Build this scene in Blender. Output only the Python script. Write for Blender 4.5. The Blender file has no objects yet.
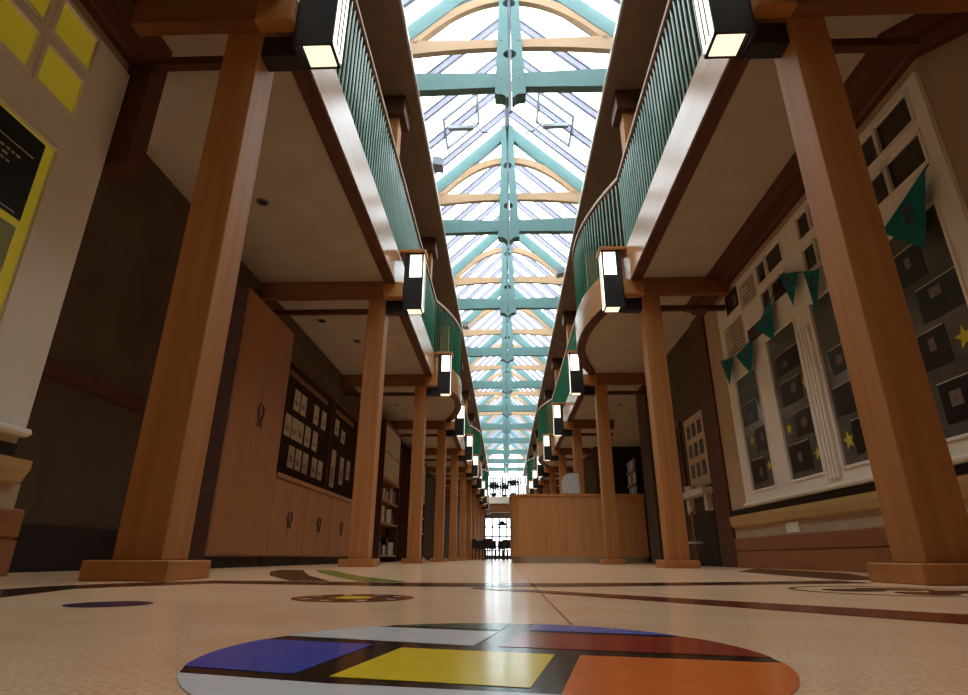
import bpy, bmesh, math, random
from mathutils import Vector, Matrix
random.seed(7)
scene = bpy.context.scene
COL = scene.collection
PI = math.pi

# ------------------------------------------------------------------ layout (metres; x across the hall, y along it)
XC = 0.15                      # middle of the hall
Y0, DY = 2.787, 4.25           # pillar grid along the hall
S = 0.242                      # pillar section
def Yk(k): return Y0 + DY * k
HINGE = {'left': -1.633, 'right': 1.911}      # hall faces of the pillars
EDGE = {'left': -1.50, 'right': 1.76}         # balcony edges
SGN = {'left': -1, 'right': 1}
ZS, ZF, ZU = 3.72, 4.22, 7.06                 # balcony soffit, balcony floor, upper ceiling
WL, WLB, WR = -2.83, -3.40, 3.10              # near left wall, recessed left wall, right wall
YA, YB = -5.0, 52.0                           # ends of the hall
CURB = {'left': -1.345, 'right': 1.655}

# ------------------------------------------------------------------ mesh helpers
class MB:
    def __init__(self, o=(0, 0, 0)):
        self.v = []; self.f = []; self.o = Vector(o); self.mi = []; self.cur = 0
    def _add(self, vs, fs):
        n = len(self.v); self.v += [Vector(p) - self.o for p in vs]
        self.f += [tuple(i + n for i in f) for f in fs]; self.mi += [self.cur] * len(fs)
        return self
    def box(self, x0, x1, y0, y1, z0, z1):
        x0, x1 = min(x0, x1), max(x0, x1); y0, y1 = min(y0, y1), max(y0, y1); z0, z1 = min(z0, z1), max(z0, z1)
        return self._add([(x0,y0,z0),(x1,y0,z0),(x1,y1,z0),(x0,y1,z0),(x0,y0,z1),(x1,y0,z1),(x1,y1,z1),(x0,y1,z1)],
                         [(3,2,1,0),(4,5,6,7),(0,1,5,4),(1,2,6,5),(2,3,7,6),(3,0,4,7)])
    def prism(self, poly, axis, a0, a1):
        """poly of 2D points extruded along axis ('x': pts are (y,z), 'y': (x,z), 'z': (x,y))."""
        n = len(poly)
        def P(p, a):
            return (a, p[0], p[1]) if axis == 'x' else (p[0], a, p[1]) if axis == 'y' else (p[0], p[1], a)
        vs = [P(p, a0) for p in poly] + [P(p, a1) for p in poly]
        fs = [tuple(range(n - 1, -1, -1)), tuple(range(n, 2 * n))] + [(i, (i + 1) % n, n + (i + 1) % n, n + i) for i in range(n)]
        return self._add(vs, fs)
    def strip(self, A, B, axis, a0, a1):
        """quad strip between two 2D polylines, extruded along axis (a clean concave solid)."""
        def P(p, a):
            return (a, p[0], p[1]) if axis == 'x' else (p[0], a, p[1]) if axis == 'y' else (p[0], p[1], a)
        n = len(A)
        vs = [P(p, a0) for p in A] + [P(p, a0) for p in B] + [P(p, a1) for p in A] + [P(p, a1) for p in B]
        fs = []
        for i in range(n - 1):
            fs += [(i, n + i, n + i + 1, i + 1), (2*n + i, 2*n + i + 1, 3*n + i + 1, 3*n + i),
                   (i, i + 1, 2*n + i + 1, 2*n + i), (n + i, 3*n + i, 3*n + i + 1, n + i + 1)]
        fs += [(0, 2*n, 3*n, n), (n - 1, 2*n - 1, 4*n - 1, 3*n - 1)]
        return self._add(vs, fs)
    def bar(self, p0, p1, w, h, up=(0, 0, 1)):
        p0, p1 = Vector(p0), Vector(p1); d = (p1 - p0).normalized(); s = d.cross(Vector(up))
        if s.length < 1e-5: s = d.cross(Vector((1, 0, 0)))
        s.normalize(); u = s.cross(d); vs = []
        for p in (p0, p1):
            for a, b in ((-1, -1), (1, -1), (1, 1), (-1, 1)):
                vs.append(p + s * a * w / 2 + u * b * h / 2)
        return self._add(vs, [(3,2,1,0),(4,5,6,7),(0,1,5,4),(1,2,6,5),(2,3,7,6),(3,0,4,7)])
    def tube(self, pts, r, n=8):
        pts = [Vector(p) for p in pts]; vs = []; fs = []
        for i, p in enumerate(pts):
            d = (pts[min(i + 1, len(pts) - 1)] - pts[max(i - 1, 0)]).normalized()
            a = d.cross(Vector((0, 0, 1)))
            if a.length < 1e-3: a = Vector((1, 0, 0))
            a.normalize(); b = d.cross(a)
            rr = r[i] if isinstance(r, (list, tuple)) else r
            vs += [p + a * math.cos(2*PI*j/n) * rr + b * math.sin(2*PI*j/n) * rr for j in range(n)]
        for i in range(len(pts) - 1):
            fs += [(i*n + j, i*n + (j+1) % n, (i+1)*n + (j+1) % n, (i+1)*n + j) for j in range(n)]
        m = len(pts) - 1
        fs += [tuple(range(n - 1, -1, -1)), tuple(m*n + j for j in range(n))]
        return self._add(vs, fs)
    def cyl(self, c, r, h, n=24, r2=None):
        return self.tube([c, (c[0], c[1], c[2] + h)], [r, r if r2 is None else r2], n)
    def ball(self, c, r, n=8, sq=(1, 1, 1)):
        vs = []; fs = []; m = n
        for i in range(m + 1):
            t = PI * i / m
            for j in range(2 * n):
                a = PI * j / n
                vs.append((c[0] + r*sq[0]*math.sin(t)*math.cos(a), c[1] + r*sq[1]*math.sin(t)*math.sin(a), c[2] + r*sq[2]*math.cos(t)))
        for i in range(m):
            for j in range(2 * n):
                fs.append((i*2*n + j, (i+1)*2*n + j, (i+1)*2*n + (j+1) % (2*n), i*2*n + (j+1) % (2*n)))
        return self._add(vs, fs)
    def build(self, name, mat, parent=None, bevel=0, smooth=False):
        me = bpy.data.meshes.new(name); me.from_pydata([tuple(p) for p in self.v], [], self.f)
        mats = mat if isinstance(mat, (list, tuple)) else [mat]
        for m in mats: me.materials.append(m)
        for p, i in zip(me.polygons, self.mi): p.material_index = i
        bm = bmesh.new(); bm.from_mesh(me)
        bmesh.ops.remove_doubles(bm, verts=bm.verts, dist=1e-6)
        bmesh.ops.recalc_face_normals(bm, faces=bm.faces)
        if bevel:
            bmesh.ops.bevel(bm, geom=[e for e in bm.edges if e.is_manifold and e.calc_face_angle(0) > .5], offset=bevel, segments=2, affect='EDGES', profile=.5)
        bm.to_mesh(me); bm.free()
        if smooth:
            for p in me.polygons: p.use_smooth = True
            try: me.set_sharp_from_angle(angle=math.radians(40))
            except Exception: pass
        o = bpy.data.objects.new(name, me); COL.objects.link(o)
        if parent is not None: o.parent = parent
        else: o.location = self.o
        return o

def thing(name, label, cat, loc=(0, 0, 0), group=None):
    o = bpy.data.objects.new(name, None); COL.objects.link(o); o.location = loc; o.empty_display_size = .1
    return tag(o, label, cat, group)
def tag(o, label, cat, group=None):
    o['label'] = label; o['category'] = cat; o['kind'] = 'thing'
    if group: o['group'] = group
    return o
def struct(o, label=None, cat=None):
    o['kind'] = 'structure'
    if label: o['label'] = label
    if cat: o['category'] = cat
    return o
def dup(root, loc, label):
    r = root.copy(); COL.objects.link(r); r.location = loc; r['label'] = label
    for ch in list(root.children):
        c = ch.copy(); COL.objects.link(c); c.parent = r
        for g in list(ch.children):
            d = g.copy(); COL.objects.link(d); d.parent = c
    return r
ORD = ['zeroth', 'first', 'second', 'third', 'fourth', 'fifth', 'sixth', 'seventh', 'eighth', 'ninth', 'tenth', 'eleventh', 'twelfth', 'thirteenth']

# ------------------------------------------------------------------ materials
def lin(h):
    h = h.lstrip('#'); c = [int(h[i:i+2], 16) / 255 for i in (0, 2, 4)]
    return tuple((x / 12.92 if x <= .04045 else ((x + .055) / 1.055) ** 2.4) for x in c) + (1,)
def base_mat(name):
    m = bpy.data.materials.new(name); m.use_nodes = True
    nt = m.node_tree; b = nt.nodes['Principled BSDF']
    return m, nt, b
def mat(name, c1, c2=None, scale=(6, 6, 6), rough=.6, spec=.4, metal=0, bump=0, detail=4):
    m, nt, b = base_mat(name)
    b.inputs['Roughness'].default_value = rough; b.inputs['Metallic'].default_value = metal
    b.inputs['Specular IOR Level'].default_value = spec
    c2 = c2 or c1
    tc = nt.nodes.new('ShaderNodeTexCoord'); mp = nt.nodes.new('ShaderNodeMapping'); mp.inputs['Scale'].default_value = scale
    no = nt.nodes.new('ShaderNodeTexNoise'); no.inputs['Scale'].default_value = 1; no.inputs['Detail'].default_value = detail
    cr = nt.nodes.new('ShaderNodeValToRGB'); cr.color_ramp.elements[0].position = .3; cr.color_ramp.elements[1].position = .7
    cr.color_ramp.elements[0].color = lin(c1); cr.color_ramp.elements[1].color = lin(c2)
    L = nt.links.new
    L(tc.outputs['Object'], mp.inputs['Vector']); L(mp.outputs['Vector'], no.inputs['Vector'])
    L(no.outputs['Fac'], cr.inputs['Fac']); L(cr.outputs['Color'], b.inputs['Base Color'])
    if bump:
        bp = nt.nodes.new('ShaderNodeBump'); bp.inputs['Strength'].default_value = bump; bp.inputs['Distance'].default_value = .01
        L(no.outputs['Fac'], bp.inputs['Height']); L(bp.outputs['Normal'], b.inputs['Normal'])
    return m
def glow(name, c, strength):
    m, nt, b = base_mat(name)
    b.inputs['Base Color'].default_value = lin(c); b.inputs['Emission Color'].default_value = lin(c)
    b.inputs['Emission Strength'].default_value = strength; b.inputs['Roughness'].default_value = .4
    return m
def clear_glass(name, tint='#f4fafa', gloss=.06):
    m = bpy.data.materials.new(name); m.use_nodes = True; nt = m.node_tree; nt.nodes.clear()
    out = nt.nodes.new('ShaderNodeOutputMaterial'); mx = nt.nodes.new('ShaderNodeMixShader')
    tr = nt.nodes.new('ShaderNodeBsdfTransparent'); gl = nt.nodes.new('ShaderNodeBsdfGlossy')
    tr.inputs['Color'].default_value = lin(tint); gl.inputs['Roughness'].default_value = .02
    mx.inputs['Fac'].default_value = gloss
    nt.links.new(tr.outputs[0], mx.inputs[1]); nt.links.new(gl.outputs[0], mx.inputs[2]); nt.links.new(mx.outputs[0], out.inputs['Surface'])
    return m

M = {}
M['pillar'] = mat('orange_wood', '#a66c3b', '#b77d4a', (14, 14, .9), .45, .16, bump=.03)
M['beam'] = mat('beam_wood', '#7a4a27', '#8f5a31', (1.2, 14, 14), .42, .4)
M['beam_end'] = mat('beam_end_wood', '#ac6e36', '#bf8044', (6, 6, 6), .4, .4)
M['darkwood'] = mat('dark_wood', '#4a2a1b', '#5e3722', (10, 1.2, 10), .5, .3)
M['fascia'] = mat('fascia_veneer', '#bd8659', '#c99468', (10, .8, 10), .22, .6)
M['rail'] = mat('handrail_wood', '#7c4a2a', '#9a6238', (10, 1, 10), .35, .5)
M['cupboard'] = mat('cupboard_veneer', '#946038', '#a36d42', (7, 7, .7), .42, .4)
M['counter'] = mat('counter_veneer', '#b37a49', '#c38b58', (9, 9, .8), .38, .45)
M['skirt'] = mat('skirting_wood', '#8c5835', '#9c6740', (10, 1, 10), .4, .4)
M['pale_rail'] = mat('pale_rail_wood', '#b8965a', '#c6a468', (10, 1.2, 10), .45, .4)
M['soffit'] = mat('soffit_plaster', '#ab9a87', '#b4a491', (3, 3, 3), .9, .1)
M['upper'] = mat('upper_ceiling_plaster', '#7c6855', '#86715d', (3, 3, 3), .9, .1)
M['wall'] = mat('cream_plaster', '#b59c7c', '#bfa787', (3, 3, 3), .85, .15)
M['dimwall'] = mat('dim_plaster', '#544536', '#5f4f40', (2, 2, 2), .9, .1)  # plaster darkened so the dimness of the side walls is in its colour
M['white'] = mat('white_gloss_paint', '#ece2d0', '#f0e7d7', (4, 4, 4), .28, .5)
M['greywhite'] = mat('grey_white_paint', '#b9b3ac', '#c3bdb6', (4, 4, 4), .3, .5)
M['green'] = mat('green_paint', '#28664a', '#2e7052', (5, 5, 5), .14, .8)
M['teal'] = mat('teal_paint', '#5f8281', '#668b89', (3, 3, 3), .5, .3)
M['arch'] = mat('pale_laminated_wood', '#b3906d', '#bd9a77', (2, 9, 9), .5, .3)
M['bar'] = mat('lilac_aluminium', '#8b8a9c', '#9493a5', (4, 4, 4), .6, .2)
M['steel'] = mat('grey_steel', '#70757a', '#7c8186', (8, 8, 8), .4, .5, .6)
M['black'] = mat('black_metal', '#15120f', '#1d1916', (8, 8, 8), .45, .4)
M['dark'] = mat('dark_finish', '#221b17', '#2b231e', (5, 5, 5), .6, .3)
M['chrome'] = mat('brushed_metal', '#c9c5bf', '#d5d1cb', (2, 2, 30), .25, .5, 1)
M['lamp'] = glow('lantern_opal_glass', '#fff3e2', 1.5)
M['lamp_base'] = glow('lantern_opal_base', '#ffe6c4', 1.0)
M['glass'] = clear_glass('skylight_glass')
M['yellow'] = glow('lit_yellow_pane', '#b9a52a', .19)
M['paper'] = mat('white_paper', '#c9bda8', '#d5cab6', (9, 9, 9), .8, .2)
M['paper_dim'] = mat('buff_paper', '#b9ab95', '#c6b9a3', (9, 9, 9), .8, .2)
M['poster'] = mat('dark_teal_poster', '#10181c', '#162126', (4, 4, 4), .4, .4)
M['ink'] = mat('ink', '#26211d', '#2e2823', (9, 9, 9), .7, .2)
M['photo'] = mat('dark_photograph', '#181412', '#241e1b', (14, 14, 14), .3, .5)
M['photospot'] = mat('photograph_detail', '#5b4c44', '#86736a', (30, 30, 30), .35, .5)
M['star'] = mat('yellow_paper', '#c8b432', '#d4c23e', (9, 9, 9), .7, .2)
M['flag'] = mat('teal_cloth', '#0f5f5c', '#147068', (20, 20, 20), .8, .2)
M['purple'] = mat('purple_print', '#5d2744', '#6a2f4e', (20, 20, 20), .8, .2)
M['plant'] = mat('dark_leaf', '#1b2318', '#25301f', (20, 20, 20), .6, .3)
M['board'] = mat('display_board_felt', '#33261f', '#3e2e26', (20, 20, 20), .95, .05)
M['grout'] = mat('grey_backing', '#57534d', '#64605a', (6, 6, 6), .12, .5)
def dark_glass():
    m, nt, b = base_mat('dark_window_glass')
    b.inputs['Base Color'].default_value = lin('#2a2622'); b.inputs['Roughness'].default_value = .04
    b.inputs['Specular IOR Level'].default_value = .5
    return m
M['pane'] = dark_glass()

def floor_mat():
    m, nt, b = base_mat('beige_floor')
    L = nt.links.new; N = nt.nodes.new
    tc = N('ShaderNodeTexCoord')
    n1 = N('ShaderNodeTexNoise'); n1.inputs['Scale'].default_value = 5; n1.inputs['Detail'].default_value = 6
    n2 = N('ShaderNodeTexNoise'); n2.inputs['Scale'].default_value = 160; n2.inputs['Detail'].default_value = 2
    L(tc.outputs['Object'], n1.inputs['Vector']); L(tc.outputs['Object'], n2.inputs['Vector'])
    c1 = N('ShaderNodeValToRGB'); c1.color_ramp.elements[0].position = .3; c1.color_ramp.elements[1].position = .75
    c1.color_ramp.elements[0].color = lin('#ebb88e'); c1.color_ramp.elements[1].color = lin('#f5c9a1')
    c2 = N('ShaderNodeValToRGB'); c2.color_ramp.elements[0].position = .35; c2.color_ramp.elements[1].position = .65
    c2.color_ramp.elements[0].color = (.82, .82, .82, 1); c2.color_ramp.elements[1].color = (1.06, 1.06, 1.06, 1)
    mx = N('ShaderNodeMix'); mx.data_type = 'RGBA'; mx.blend_type = 'MULTIPLY'; mx.inputs['Factor'].default_value = 1
    L(n1.outputs['Fac'], c1.inputs['Fac']); L(n2.outputs['Fac'], c2.inputs['Fac'])
    L(c1.outputs['Color'], mx.inputs['A']); L(c2.outputs['Color'], mx.inputs['B']); L(mx.outputs['Result'], b.inputs['Base Color'])
    b.inputs['Roughness'].default_value = .18; b.inputs['Specular IOR Level'].default_value = .2
    bp = N('ShaderNodeBump'); bp.inputs['Strength'].default_value = .02; bp.inputs['Distance'].default_value = .002
    L(n1.outputs['Fac'], bp.inputs['Height']); L(bp.outputs['Normal'], b.inputs['Normal'])
    return m
M['floor'] = floor_mat()
def inlay(name, c1, c2=None):
    return mat(name, c1, c2 or c1, (40, 40, 40), .18, .2)

# ------------------------------------------------------------------ floor and its inlays
struct(MB((0, 20, -.1)).box(-8, 9, YA, YB + 6, -.2, 0).build('floor', M['floor']))
I = {k: inlay('inlay_' + k, *v) for k, v in dict(
    blue=('#3a48a0', '#4453ad'), yellow=('#edc528', '#f3cd32'), orange=('#dc6a2c', '#e37435'), red=('#8d2c20', '#9a3628'),
    white=('#d6d0cd', '#dfdad7'), black=('#15110f', '#1c1714'), bluegrey=('#5864b0', '#6370bb'), green=('#2b5040', '#345c4a'),
    maroon=('#5e2018', '#6c261c'), brown=('#2c1710', '#381e15'), lime=('#6f7a2c', '#7d8836'), rust=('#a8542a', '#b86233'), indigo=('#2a2742', '#332f4e')).items()}
def clip_circle(poly, c, r, n=96):
    """clip a convex polygon by a circle (as a 96-gon)"""
    out = list(poly)
    for i in range(n):
        a = 2 * PI * (i + .5) / n; nx, ny = math.cos(a), math.sin(a); d = r * math.cos(PI / n)
        res = []
        for j in range(len(out)):
            p, q = out[j], out[(j + 1) % len(out)]
            dp = (p[0]-c[0])*nx + (p[1]-c[1])*ny - d; dq = (q[0]-c[0])*nx + (q[1]-c[1])*ny - d
            if dp <= 0: res.append(p)
            if dp * dq < 0:
                t = dp / (dp - dq); res.append((p[0] + (q[0]-p[0])*t, p[1] + (q[1]-p[1])*t))
        out = res
        if len(out) < 3: return None
    return out
def disc(c, r, n=64): return [(c[0] + r*math.cos(2*PI*i/n), c[1] + r*math.sin(2*PI*i/n)) for i in range(n)]
# big round medallion of coloured panels divided by black bars
CM, RM = (-.022, .745), .326
md = thing('floor_medallion', 'large round floor inlay of blue, yellow, red and orange panels with black bars', 'floor inlay', (CM[0], CM[1], 0))
def flat(parent, name, poly, z, m, c):
    return MB((c[0], c[1], 0)).prism(poly, 'z', 0.0004, z).build(name, m, parent)
flat(md, 'backing', disc(CM, RM - .0006, 96), .0008, I['black'], CM)
panels = [
    ('blue_panel', 'blue', [(-.40, .868), (-.172, .810), (-.206, .610), (-.40, .664)]),
    ('white_panel', 'white', [(-.40, .632), (-.40, .30), (.10, .30), (.10, .526), (-.16, .568)]),
    ('yellow_panel', 'yellow', [(-.131, .784), (.057, .742), (.021, .560), (-.168, .600)]),
    ('orange_panel', 'orange', [(.086, .738), (.40, .680), (.40, .30), (.09, .30), (.046, .54)]),
    ('pale_panel', 'white', [(-.42, .922), (-.042, .805), (-.012, .953), (-.45, 1.075)]),
    ('red_panel', 'red', [(-.010, .801), (.40, .716), (.40, .872), (.024, .940)]),
    ('violet_panel', 'bluegrey', [(.034, .975), (.40, .888), (.40, 1.2), (.075, 1.2)]),
    ('green_panel', 'green', [(-.25, 1.042), (-.008, .972), (.028, 1.2), (-.25, 1.2)]),
]
for nm, mk, poly in panels:
    q = clip_circle(poly, CM, RM)
    if q: flat(md, nm, q, .0013, I[mk], CM)
# small plain dot
tag(MB((-.94, 1.425, 0)).prism(disc((-.94, 1.425), .092), 'z', .0004, .0012).build('floor_dot', I['indigo']), 'small plain dark blue round floor inlay near the first left pillar', 'floor inlay')
# patterned rosette
CR, RR = (-.425, 1.70), .168
ro = thing('floor_rosette', 'small orange floor rosette with a yellow centre and dark petals', 'floor inlay', (CR[0], CR[1], 0))
flat(ro, 'rim', disc(CR, RR), .0008, I['brown'], CR)
flat(ro, 'field', disc(CR, RR * .93), .0011, I['rust'], CR)
pt = MB((CR[0], CR[1], 0)); ps = MB((CR[0], CR[1], 0))
for i in range(8):
    a = 2 * PI * i / 8; cx, cy = CR[0] + .105*math.cos(a), CR[1] + .105*math.sin(a)
    e = [(cx + .042*math.cos(t)*math.cos(a) - .026*math.sin(t)*math.sin(a), cy + .042*math.cos(t)*math.sin(a) + .026*math.sin(t)*math.cos(a)) for t in [2*PI*j/20 for j in range(20)]]
    pt.prism(e, 'z', .0004, .0014)
    a += PI / 8
    ps.prism(disc((CR[0] + .125*math.cos(a), CR[1] + .125*math.sin(a)), .013, 12), 'z', .0004, .0014)
pt.build('petals', I['black'], ro); ps.build('dots', I['white'], ro)
flat(ro, 'centre', disc(CR, .05), .0016, I['yellow'], CR)
# outlined flower by the first right pillar
CF = (1.40, 2.24)
fl = thing('floor_flower', 'thin outlined floor circle holding dark leaf shapes near the first right pillar', 'floor inlay', (CF[0], CF[1], 0))
outer, inner = disc(CF, .345, 64), disc(CF, .325, 64)
MB((CF[0], CF[1], 0)).strip(outer + outer[:1], inner + inner[:1], 'z', .0004, .0012).build('outline', I['brown'], fl)
pm = MB((CF[0], CF[1], 0))
for px, py, a, l, w in [(1.27, 2.27, .2, .11, .09), (1.47, 2.36, -.3, .13, .09), (1.60, 2.18, .2, .12, .09), (1.40, 2.08, 1.2, .11, .09)]:
    pm.prism([(px + l*math.cos(t)*math.cos(a) - w*math.sin(t)*math.sin(a), py + l*math.cos(t)*math.sin(a) + w*math.sin(t)*math.cos(a)) for t in [2*PI*j/24 for j in range(24)]], 'z', .0004, .0012)
pm.build('leaf_shapes', I['brown'], fl)
def band(name, A, B, m, label, z=.0010):
    c = A[0]
    o = MB((c[0], c[1], 0)).strip(A, B, 'z', .0003, z).build(name, m)
    return tag(o, label, 'floor inlay')
band('floor_band', [(-1.67,1.55),(-1.72,2.2),(-1.61,2.55),(-1.39,2.84),(-.96,2.80),(-.38,2.70),(.24,2.73),(.93,2.92),(1.74,3.24)],
     [(-1.30,1.35),(-1.50,2.07),(-1.42,2.25),(-1.24,2.54),(-.84,2.47),(-.33,2.36),(.21,2.40),(.82,2.60),(1.74,2.94)], I['brown'],
     'dark brown band inlaid across the floor from pillar to pillar')
band('floor_stripe', [(-.10, 2.33), (.12, 2.13), (.95, 1.30), (1.6, .62)], [(-.13, 2.24), (.09, 2.02), (.80, 1.13), (1.35, .5)], I['maroon'], 'straight dark red stripe inlaid in the floor beside the round medallion', .0014)
band('floor_band', [(-1.98,5.2),(-1.80,4.55),(-1.43,3.62),(-1.03,2.86)], [(-1.76,5.2),(-1.55,4.6),(-1.20,3.66),(-.84,2.86)], I['brown'], 'dark diagonal floor band running back towards the left cupboards')
band('floor_arc', [(-1.72,5.38),(-1.35,4.35),(-1.08,3.7),(-.68,2.80)], [(-1.47,5.1),(-1.12,4.2),(-.85,3.57),(-.46,2.80)], I['lime'], 'green arc inlaid in the floor beside the dark diagonal band')
band('floor_band', [(2.02,5.29),(1.86,3.9),(1.80,3.30)], [(2.95,7.2),(2.70,4.9),(2.12,3.45)], I['brown'], 'dark floor band along the foot of the right colonnade')
tag(MB((.12, 2, 0)).bar((.112, 1.065, .0006), (.125, 12.8, .0006), .004, .0008).build('floor_seam', I['rust']), 'thin dark seam running down the middle of the floor', 'floor seam')

# ------------------------------------------------------------------ balcony edges
BULGE = {'right': (1, 4, 7), 'left': (2, 5, 8)}
def edge(side, y):
    k = math.floor((y - Y0) / DY); t = (y - Yk(k)) / DY
    e = EDGE[side]
    if k in BULGE[side]: e -= SGN[side] * .43 * math.sin(PI * min(max((t - .045) / .91, 0), 1)) ** .85
    return e
def bay_ys(side, k, n=28):
    n = n if k in BULGE[side] else 2
    return [Yk(k) + DY * i / n for i in range(n + 1)]
trim_n = 0
def offs(side, ys, d):
    """edge polyline moved d towards the wall side, following the local normal"""
    out = []
    for y in ys:
        a = max(ys[0], y - .02); b = min(ys[-1], y + .02)
        dx = edge(side, min(b, ys[-1] - 1e-4)) - edge(side, a + 1e-4); dy = b - a
        L = math.hypot(dx, dy); nx, ny = dy / L, -dx / L
        s = SGN[side]
        out.append((edge(side, min(max(y, ys[0] + 1e-4), ys[-1] - 1e-4)) + s * nx * d, min(max(y + s * ny * d, ys[0]), ys[-1])))
    return out
KS = range(-2, 12)
for side in ('left', 'right'):
    sg = SGN[side]; wx = WLB - .1 if side == 'left' else 5.6
    for k in KS:
        ys = bay_ys(side, k)
        E = offs(side, ys, .03); W = [(wx, p[1]) for p in E]
        struct(MB((0, Yk(k), ZS)).strip(E, W, 'z', ZS, ZF).build('ceiling_balcony', M['soffit']), 'plaster underside of a balcony bay', 'ceiling')
        trim_n += 1
        t = struct(MB((0, Yk(k), ZS)).strip(offs(side, ys, 0), offs(side, ys, .14), 'z', ZS - .05, ZS - .0005).build('trim_%d' % trim_n, M['darkwood']))
        trim_n += 1
        struct(MB((0, Yk(k), ZS)).strip(offs(side, ys, -.012), offs(side, ys, .03), 'z', ZS - .03, ZF + .0).build('trim_%d' % trim_n, M['fascia']))
        # railing of this bay
        near = -1 <= k <= 4
        if k >= -1 and k < 9:
            word = ('straight' if k not in BULGE[side] else 'bulging') + ' green balcony railing'
            lab = 'green balcony railing above the camera on the %s side' % side if k < 0 else '%s along the %s balcony, %s from the camera' % (word, side, ORD[k + 1])
            rl = thing('balcony_railing', lab, 'railing', (EDGE[side], Yk(k), ZF), 'green railings along the balconies')
            o = (EDGE[side], Yk(k), ZF)
            mid = offs(side, ys, .035)
            MB(o).strip(offs(side, ys, .0), offs(side, ys, .07), 'z', 5.52, 5.585).build('handrail', M['rail'], rl)
            MB(o).strip(offs(side, ys, -.004), offs(side, ys, .0), 'z', 5.535, 5.57).build('rail_highlight', M['paper'], rl)  # white strip paints the highlight along the handrail edge
            MB(o).strip(offs(side, ys, .015), offs(side, ys, .055), 'z', ZF + .0, ZF + .06).build('bottom_rail', M['green'], rl)
            n = 44
            # arc-length spacing
            dense = [Yk(k) + DY * i / 400 for i in range(401)] if k in BULGE[side] else ys
            mid = offs(side, dense, .035)
            acc = [0]
            for a, b in zip(mid, mid[1:]): acc.append(acc[-1] + math.dist(a, b))
            n = int(acc[-1] / .106)
            pts = []; j = 0
            for i in range(n):
                d = acc[-1] * (i + .5) / n
                while acc[j + 1] < d: j += 1
                f = (d - acc[j]) / (acc[j + 1] - acc[j])
                pts.append((mid[j][0] + (mid[j+1][0]-mid[j][0])*f, mid[j][1] + (mid[j+1][1]-mid[j][1])*f))
            if k <= 4:
                proto = None
                for (px, py) in pts:
                    if proto is None:
                        b = MB((0, 0, 0)).tube([(0, 0, ZF + .06 - ZF), (0, 0, 5.52 - ZF)], .0145, 8).build('baluster', M['green'], rl, smooth=True)
                        proto = b
                    else:
                        b = proto.copy(); COL.objects.link(b); b.parent = rl
                    b.location = (px - o[0], py - o[1], 0)
            else:
                mb = MB(o)
                for (px, py) in pts: mb.tube([(px, py, ZF + .06), (px, py, 5.52)], .016, 5)
                bb = mb.build('balusters', M['green'], rl); bb['kind'] = 'stuff'

# ------------------------------------------------------------------ pillars, beams, lanterns, upper posts on the grid
def pillar_proto(side):
    h = HINGE[side]; xc = h + SGN[side] * S / 2
    t = thing('pillar', '', 'pillar', (xc, Yk(0) + S / 2, 0), 'wooden pillars of the %s colonnade' % side)
    a = S / 2
    MB((0, 0, 0)).box(-a, a, -a, a, .0905, ZS - .001).build('shaft', M['pillar'], t, bevel=.006)
    p = a + .084
    MB((0, 0, 0)).box(-p, p, -p, p, 0, .0905).build('plinth', M['pillar'], t, bevel=.008)
    return t, xc
def beam_proto(side, wx=None, rx=None):
    sg = SGN[side]; lx = -1.392 if side == 'left' else 1.667
    wx = wx or (WLB if side == 'left' else WR - .04); rx = rx or wx
    t = thing('cross_beam', '', 'beam', (HINGE[side], Yk(0), 3.47), 'cross beams under the %s balcony' % side)
    o = (HINGE[side], Yk(0), 3.47)
    e = .26
    MB(o).box(lx + sg * e, wx - sg * .005, Yk(0) - .107, Yk(0) - .002, 3.475, ZS - .001).build('beam', M['beam'], t, bevel=.006)
    MB(o).box(lx + sg * .0, lx + sg * e, Yk(0) - .107, Yk(0) - .002, 3.475, 3.70).build('beam_end', M['beam_end'], t, bevel=.006)
    MB(o).box(HINGE[side] + sg * (S + .003), rx - sg * .005, Yk(0) + .09, Yk(0) + .15, 3.315, 3.385).build('lower_rail', M['darkwood'], t)
    return t
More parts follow.
